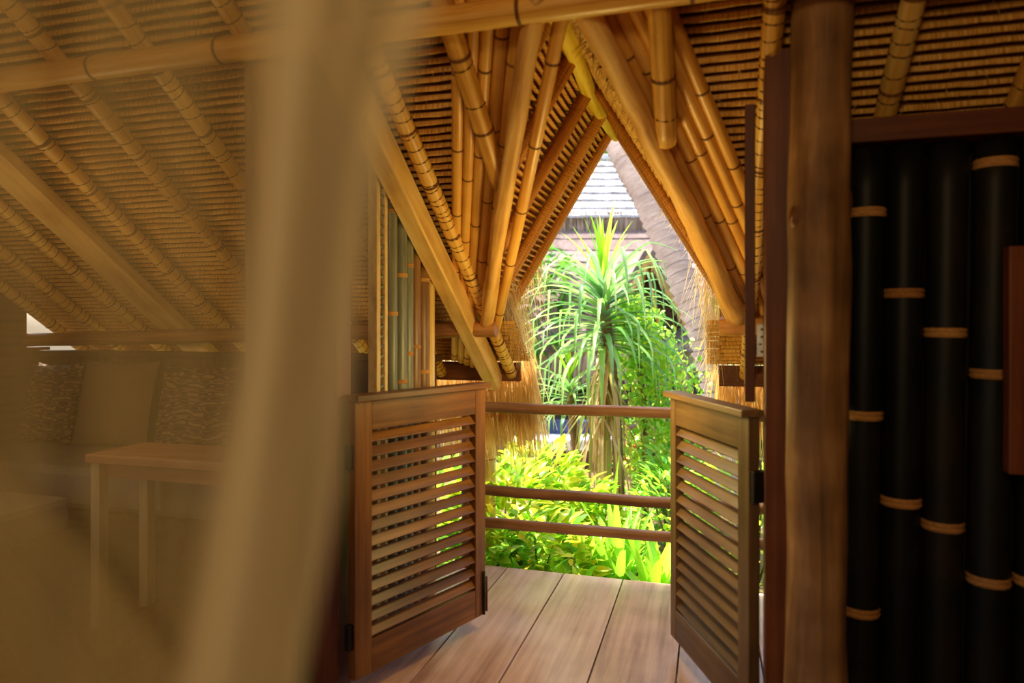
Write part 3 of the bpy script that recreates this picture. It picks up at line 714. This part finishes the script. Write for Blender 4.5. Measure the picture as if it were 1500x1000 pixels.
sheet('lower_fold', [(-260, -430), (1500, -430)], Bx, .40, 2, .008, M['net'], .2, y0=560, slack=.01)

# ---------------------------------------------------------------- garden
def leaf_mesh(name, m, L=1.0, w=.36, fold=.12, curl=.18):
    b = MB(); k = 5
    for i in range(k+1):
        t = i/k; ww = w/2*math.sin(math.pi*min(1, t*.96+.04))**.75 if i < k else .004
        z = -curl*t*t
        for a in (-1, 0, 1): b.v.append((a*ww, t*L, z+abs(a)*fold*ww*2))
    for i in range(k):
        for j in (0, 1):
            q = i*3+j; b.f.append((q, q+1, q+4, q+3)); b.uv.append([(0, 0)]*4); b.sm.append(True)
    return b
def place(base, dirv, roll, scale):
    d = Vector(dirv).normalized(); q = d.to_track_quat('Y', 'Z')
    return Matrix.LocRotScale(Vector(base), q @ Matrix.Rotation(roll, 3, 'Y').to_quaternion(), Vector((scale,)*3))
def shrub(loc, rx, rz, m, label, nl=150, nstuff=500, L=(.10, .175), w=.36, stems=7, group=None, upb=.5, name='leafy_shrub', ry=None):
    loc = Vector(loc); ry = ry or rx
    t = thing(name, loc, label, 'shrub', group)
    lm = leaf_mesh('leaf', m, 1, w).mesh('leaf', m)
    st = MB()
    for i in range(stems):
        a = random.uniform(0, 6.28); st.tube([loc, loc+Vector((math.cos(a)*rx*.3, math.sin(a)*ry*.3, rz*.5)), loc+Vector((math.cos(a)*rx*.75, math.sin(a)*ry*.75, rz*random.uniform(.8, 1.0)))], [.012, .009, .004], 6)
    st.build('stem', M['stem'], t, kind='stuff')
    spots = []
    for i in range(nl+nstuff):
        z = random.random()**.7; a = random.uniform(0, 6.28); rr = (.55+.45*math.sin(math.pi*min(1, z*.9+.1)))*random.uniform(.55, 1)**.5
        p = loc + Vector((math.cos(a)*rr*rx, math.sin(a)*ry*rr, z*rz*random.uniform(.9, 1.08)))
        d = Vector((math.cos(a), math.sin(a), random.uniform(-.4, .9)+upb*z)) + Vector((random.uniform(-.6, .6), random.uniform(-.6, .6), 0))
        spots.append((p, d))
    spots.sort(key=lambda s: -(s[0]-loc).dot(Vector((.1, -1, .5))))
    st = MB(); lb = leaf_mesh('l', m, 1, w)
    for i, (p, d) in enumerate(spots):
        Mx = place(p, d, random.uniform(-.7, .7), random.uniform(*L))
        if i < nl: put('leaf', lm, t, Mx)
        else:
            b0 = len(st.v); st.v += [tuple(Mx @ Vector(v)) for v in lb.v]
            st.f += [tuple(b0+q for q in f) for f in lb.f]; st.uv += lb.uv; st.sm += lb.sm
    st.build('foliage', m, t, kind='stuff')
    return t
def gnd(px, D, z=-.45): p = W(px, 480, D); p.z = z; return p
shrub(gnd(735, 5.0), .42, .90, M['croton'], 'yellow-green shrub right behind the railing beside the left half door', 190, 500)
shrub(gnd(790, 5.7), .42, .90, M['croton'], 'tallest yellow-green shrub, its orange-tinged tip below the hanging left straw fringe', 170, 500)
shrub(gnd(850, 5.5), .32, .66, M['croton'], 'yellow-green shrub in front of the pale pillar, below the long dry leaves', 150, 400)
shrub(gnd(790, 4.72), .40, .60, M['croton'], 'low yellow-green shrub at the deck edge below the lowest rail, left of centre', 150, 350, (.09, .16))
shrub(gnd(712, 4.62), .30, .55, M['broad'], 'low green shrub at the deck edge in the corner by the left half door', 110, 200, (.10, .17))
shrub(gnd(985, 6.0), .34, .80, M['broad'], 'green bush in the shade beneath the climbing vine', 130, 300, (.08, .13))
shrub(gnd(985, 5.2), .34, .85, M['vine'], 'bright green bush just left of the right half door', 130, 300, (.07, .11))
shrub(gnd(1110, 5.2), .5, .9, M['croton'], 'leafy shrub glimpsed through the louvres of the right half door', 120, 250)
shrub(gnd(630, 5.1), .5, .9, M['croton'], 'leafy shrub glimpsed through the louvres of the left half door', 120, 250)

def strap_leaf(base, az, el, L, w, droop, kink=0, k=9):
    b = MB(); p = Vector(base); e = el; st = L/k; hd = Vector((math.cos(az), math.sin(az), 0)); sd_ = Vector((-math.sin(az), math.cos(az), 0))
    kk = random.randint(4, 6) if kink else -1
    for i in range(k+1):
        t = i/k; ww = w/2*(1-t**2.2)*(.75+.25*min(1, t*5))+.001
        d = hd*math.cos(e)+Vector((0, 0, math.sin(e))); up_ = -hd*math.sin(e)+Vector((0, 0, math.cos(e)))
        b.v += [tuple(p-sd_*ww+up_*ww*.45), tuple(p), tuple(p+sd_*ww+up_*ww*.45)]
        p = p+d*st; e -= droop/k*(.4+1.2*t)
        if i == kk: e -= kink
        e = max(e, -1.5)
    for i in range(k):
        for j in (0, 1):
            q = i*3+j; b.f.append((q, q+1, q+4, q+3)); b.uv.append([(0, 0)]*4); b.sm.append(True)
    return b
def crown_plant(name, foot, head, label, cat, nold, nnew, ndry, L, w, trunk=.05):
    foot = Vector(foot); head = Vector(head); t = thing(name, foot, label, cat)
    pts = lerp_path(foot, head, 12, .04); MB().tube(pts, [trunk*(1+.08*(i % 2)) for i in range(13)], 10).build('trunk', M['bark'], t)
    for i in range(nold):
        az = i*2.399+random.uniform(-.2, .2); f = i/nold
        b = strap_leaf(head+Vector((0, 0, (.50*f-.40)*(L if L > .8 else .4))), az, -.15+1.05*f, L*random.uniform(.75, 1.12), w*random.uniform(.8, 1.1), random.uniform(1.6, 2.6)-.6*f, random.choice((0, .5, .9, 1.3)))
        b.build('leaf', M['strap'], t)
    for i in range(nnew):
        az = i*2.399; b = strap_leaf(head+Vector((0, 0, .12)), az, random.uniform(1.0, 1.5), L*random.uniform(.5, .75), w, random.uniform(.1, .6)); b.build('leaf', M['newstrap'], t)
    for i in range(ndry):
        az = random.uniform(0, 6.28)
        b = strap_leaf(head+Vector((random.uniform(-.08, .08), random.uniform(-.08, .08), -.45-random.uniform(0, .6))), az, random.uniform(-1.3, -.5), L*random.uniform(.7, 1.15), w*random.uniform(.35, .7), random.uniform(.8, 2), random.choice((0, .5)))
        b.build('dry_leaf', M['dry'], t)
    return t
h = W(884, 440, 6.3)
crown_plant('screw_pine', gnd(908, 6.35), h, 'tall spiky screw pine with arching strap leaves in the middle of the garden', 'plant', 104, 13, 80, 1.1, .056)
h2 = W(835, 575, 6.6)
crown_plant('screw_pine', gnd(838, 6.6), h2, 'smaller strap-leaved plant left of the tall screw pine trunk', 'plant', 40, 10, 10, .62, .04, .04)
def clump(px, D, n, L, w, label, m='broad'):
    f = gnd(px, D); t = thing('broadleaf_clump', f, label, 'plant')
    for i in range(n):
        az = i*2.399+random.uniform(-.3, .3); b = strap_leaf(f+Vector((random.uniform(-.06, .06), random.uniform(-.06, .06), 0)), az, random.uniform(.7, 1.45), L*random.uniform(.6, 1.1), w*random.uniform(.7, 1.2), random.uniform(.3, 1.1))
        b.build('leaf', M[m], t)
clump(845, 4.6, 26, .72, .075, 'upright sword-leaved clump at the deck edge below the lowest rail, near the middle', 'newstrap')
clump(905, 4.75, 26, .85, .10, 'broad-leaved clump at the deck edge right of the sword-leaved one', 'broad')
clump(965, 4.5, 20, .70, .12, 'broad-leaved clump at the deck edge touching the right half door', 'newstrap')
clump(900, 5.3, 24, .9, .07, 'sword-leaved clump behind the middle rails under the dry leaves', 'newstrap')
clump(760, 4.55, 20, .6, .085, 'broad-leaved clump at the deck edge near the left half door', 'broad')

# climbing vine on a slim trunk
vt = thing('climbing_vine', gnd(945, 6.7), 'mass of small-leaved vine climbing right of the screw pine', 'plant')
b = MB(); b.tube(lerp_path(gnd(945, 6.7), W(925, 440, 6.7), 14, .05), .035, 8); b.build('stem', M['bark'], vt)
lb = leaf_mesh('l', M['vine'], 1, .6); st = MB()
for i in range(3600):
    t = random.random(); py = 440+t*300; cx = interp([(440, 922), (520, 950), (600, 962), (740, 968)], py); hw = interp([(440, 18), (520, 52), (640, 60), (740, 60)], py)
    p = W(cx+random.gauss(0, hw*.55), py+random.uniform(-14, 14), 6.7+random.gauss(0, .18))
    Mx = place(p, (random.uniform(-1, 1), random.uniform(-1, .3), random.uniform(-1, .3)), random.uniform(-1, 1), random.uniform(.045, .085))
    b0 = len(st.v); st.v += [tuple(Mx @ Vector(v)) for v in lb.v]; st.f += [tuple(b0+q for q in f) for f in lb.f]; st.uv += lb.uv; st.sm += lb.sm
st.build('foliage', M['vine'], vt, kind='stuff')

# leaning palm trunk
pt = thing('palm_tree', gnd(1075, 7.4), 'leaning ringed grey palm trunk right of the screw pine', 'palm')
K = [W(1085, 760, 7.3), W(1062, 600, 7.4), W(1030, 480, 7.5), W(985, 375, 7.7), W(945, 290, 7.9), W(912, 235, 8.1), W(880, 170, 8.4), W(840, 60, 8.8), W(800, -80, 9.2)]
rr = [.21, .19, .175, .16, .14, .12, .10, .09, .09]
path = []; rad = []
for (a, b_), (r0, r1) in zip(zip(K, K[1:]), zip(rr, rr[1:])):
    for i in range(8): path.append(a.lerp(b_, i/8)); rad.append(r0+(r1-r0)*i/8)
P2 = []; R2 = []
for i, (p, r) in enumerate(zip(path, rad)):
    q = path[min(i+1, len(path)-1)]
    P2 += [p, p.lerp(q, .82)]; R2 += [r*.89, r*1.09]
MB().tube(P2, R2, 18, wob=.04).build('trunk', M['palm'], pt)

# far thatched house
fh = thing('thatched_house', Cw(1.5, 13, -.45), 'pale two-tier thatched house across the garden', 'house')
def courses(x0a, x1a, d0, z0, x0b, x1b, d1, z1, n, m, lip=1):
    for i in range(n):
        t0, t1 = i/n, (i+1)/n+.12/n; k = 40; b = MB(); rows_ = []
        for t, lift in ((t0, 0.0), (t1, .05*lip)):
            x0 = x0a+(x0b-x0a)*t; x1 = x1a+(x1b-x1a)*t; dd = d0+(d1-d0)*t; z = z0+(z1-z0)*t
            rows_.append([Cw(x0+(x1-x0)*q/k, dd-lift*.5, z+lift+(.03*noise.noise(Vector((q*.9, i*3, t*5))) if lift > .005 else 0)) for q in range(k+1)])
        low = [p+Vector((0, 0, -.055*lip)) for p in rows_[1]]
        base = 0
        for q in range(k):
            w0 = (x1a-x0a)/k
            b.quad([rows_[0][q], rows_[0][q+1], rows_[1][q+1], rows_[1][q]], [(q*w0, 0), (q*w0+w0, 0), (q*w0+w0, .5), (q*w0, .5)])
            b.quad([rows_[1][q], rows_[1][q+1], low[q+1], low[q]], [(q*w0, .5), (q*w0+w0, .5), (q*w0+w0, .6), (q*w0, .6)])
        b.build('thatch_course', m, fh)
courses(-1.6, 2.4, 16, 5.42, -3.0, 3.6, 13.8, 3.75, 8, M['roofw'])
courses(-3.4, 4.0, 13.9, 3.55, -4.6, 5.2, 10.7, 1.15, 9, M['roofp'], .35)
def far_fringe(x0, x1, d, z, n, L, m):
    b = MB()
    for i in range(n):
        b.straw(Cw(random.uniform(x0, x1), d+random.uniform(0, .2), z+random.uniform(-.05, .12)), (random.gauss(0, .08), random.gauss(-.05, .06), -1), random.uniform(*L), random.uniform(.010, .022), Cw(1, 0, 0))
    b.build('thatch_fringe', m, fh, kind='stuff')
far_fringe(-3.0, 3.6, 13.75, 3.75, 1500, (.25, .52), M['strawgrey'])
far_fringe(-4.6, 5.2, 10.68, 1.18, 2200, (.35, .75), M['strawgrey'])
MB().tube([Cw(-1.7, 16, 5.5), Cw(0, 16, 5.5), Cw(2.5, 16, 5.5)], .07, 10).build('ridge_cap', M['pipe'], fh)
MB().box(Cw(0, 14.6, 1.6), (4.4, .1, 1.9), (Cw(1, 0, 0), Cw(0, 1, 0), Vector((0, 0, 1)))).build('back_wall', M['shade'], fh)
MB().box(Cw(.4, 12.6, -.2), (4.6, 2.2, .2), (Cw(1, 0, 0), Cw(0, 1, 0), Vector((0, 0, 1)))).build('plinth', M['stone'], fh)
for x in (-3.2, -1.1, .9, 3.2):
    MB().tube([Cw(x, 10.9, -.4), Cw(x, 10.9, .5), Cw(x, 10.9, 1.3)], .09, 12).build('post', M['shade'], fh)
# its little gable
ap = Cw(2.13, 10.6, 2.62)
for sg in (-1, 1):
    b = MB(); e = Cw(.60*sg, 0, -1.12); dd = Cw(0, 1.9, 0)
    b.prism([ap, ap+e, ap+e+dd, ap+dd], Vector((0, 0, .12))+Cw(.06*sg, 0, 0)); b.build('gable_slope', M['roofp'], fh)
    b = MB()
    for i in range(160): b.straw(ap+e*random.random()+Vector((0, 0, .06)), Cw(random.uniform(-.3, .3), -.2, -1), random.uniform(.08, .22), .012, Cw(1, 0, 0))
    b.build('thatch_fringe', M['strawgold'], fh, kind='stuff')
b = MB(); q = Cw(0, .35, 0); b.prism([ap+q+Vector((0, 0, -.05)), ap+q+Cw(-.55, 0, -1.1), ap+q+Cw(.55, 0, -1.1)], Cw(0, .05, 0)); b.build('gable_panel', M['shade'], fh)
for x in (-.2, .2): MB().tube([ap+Cw(0, .2, -.1), ap+Cw(x, .2, -1.1)], .03, 8).build('gable_pole', M['bambooy'], fh)

cx = lambda X, D, z: Cw(X, D, z)
AXC = (Cw(1, 0, 0), Cw(0, 1, 0), Vector((0, 0, 1)))
sf = thing('outdoor_sofa', Cw(.9, 9.6, -.45), 'blue cushioned sofa with white throw on the far house terrace', 'sofa')
MB().box(Cw(.86, 9.6, -.30), (.55, .3, .12), AXC).build('base', M['shade'], sf, .01)
MB().box(Cw(.86, 9.6, -.10), (.55, .3, .08), AXC).build('seat', M['white'], sf, .02)
MB().box(Cw(.86, 9.85, .03), (.55, .08, .14), AXC).build('backrest', M['blue'], sf, .03)
pp = logtube('garden_pillar', Cw(1.20, 9.0, -.45), Cw(1.20, 9.0, 1.1), .085, M['pillar'], 'plain pale grey pillar behind the dry leaves of the screw pine', 'pillar', .02)
bx = thing('wooden_crate', Cw(1.62, 9.3, -.45), 'small orange wooden crate right of the pale pillar', 'crate')
for k in range(3): MB().box(Cw(1.62, 9.3, -.40+k*.135), (.2, .16, .06), AXC).build('slat', M['orange'], bx, .005)
MB().box(Cw(1.62, 9.32, -.27), (.18, .13, .17), AXC).build('body', M['orange'], bx)
lt = thing('garden_lantern', Cw(1.52, 10.0, -.05), 'small white lantern standing behind the orange crate', 'lantern')
MB().tube([Cw(1.52, 10, -.05), Cw(1.52, 10, .0), Cw(1.52, 10, .1)], [.1, .1, .03], 12).build('base', M['shade'], lt)
MB().tube([Cw(1.52, 10, .1), Cw(1.52, 10, .16), Cw(1.52, 10, .26), Cw(1.52, 10, .3)], [.05, .10, .09, .03], 12).build('shade', M['white'], lt)

def tree(px, D, zc, rx, rz, n, label, m='dark'):
    f = gnd(px, D); t = thing('leafy_tree', f, label, 'tree')
    MB().tube([f, f+Vector((0, 0, zc*.5)), f+Vector((.1, 0, zc))], [.16, .13, .07], 10, wob=.2).build('trunk', M['bark'], t)
    lb = leaf_mesh('l', M[m], 1, .5); st = MB()
    for i in range(n):
        d = Vector((random.gauss(0, 1), random.gauss(0, 1), random.gauss(0, 1))).normalized()*random.uniform(.5, 1)**.6
        p = Vector((f.x+d.x*rx, f.y+d.y*rx, zc+d.z*rz))
        Mx = place(p, d+Vector((random.uniform(-1, 1), random.uniform(-1, 1), random.uniform(-1, .5))), 0, random.uniform(.16, .34))
        b0 = len(st.v); st.v += [tuple(Mx @ Vector(v)) for v in lb.v]; st.f += [tuple(b0+q for q in ff_) for ff_ in lb.f]; st.uv += lb.uv; st.sm += lb.sm
    st.build('foliage', M[m], t, kind='stuff')
tree(880, 20, 6.6, 2.6, 2.4, 2600, 'bushy green tree behind the ridge of the far thatched house')
tree(960, 18.5, 6.2, 2.2, 2.0, 1800, 'yellow-green tree behind the palm trunk top', 'vine')
tree(700, 12, 1.6, 2.0, 1.7, 2000, 'green bushy tree left of the far house, behind the left eave')
tree(1180, 9, 1.2, 1.4, 1.5, 1500, 'green bushy tree right of the palm, behind the right half door')
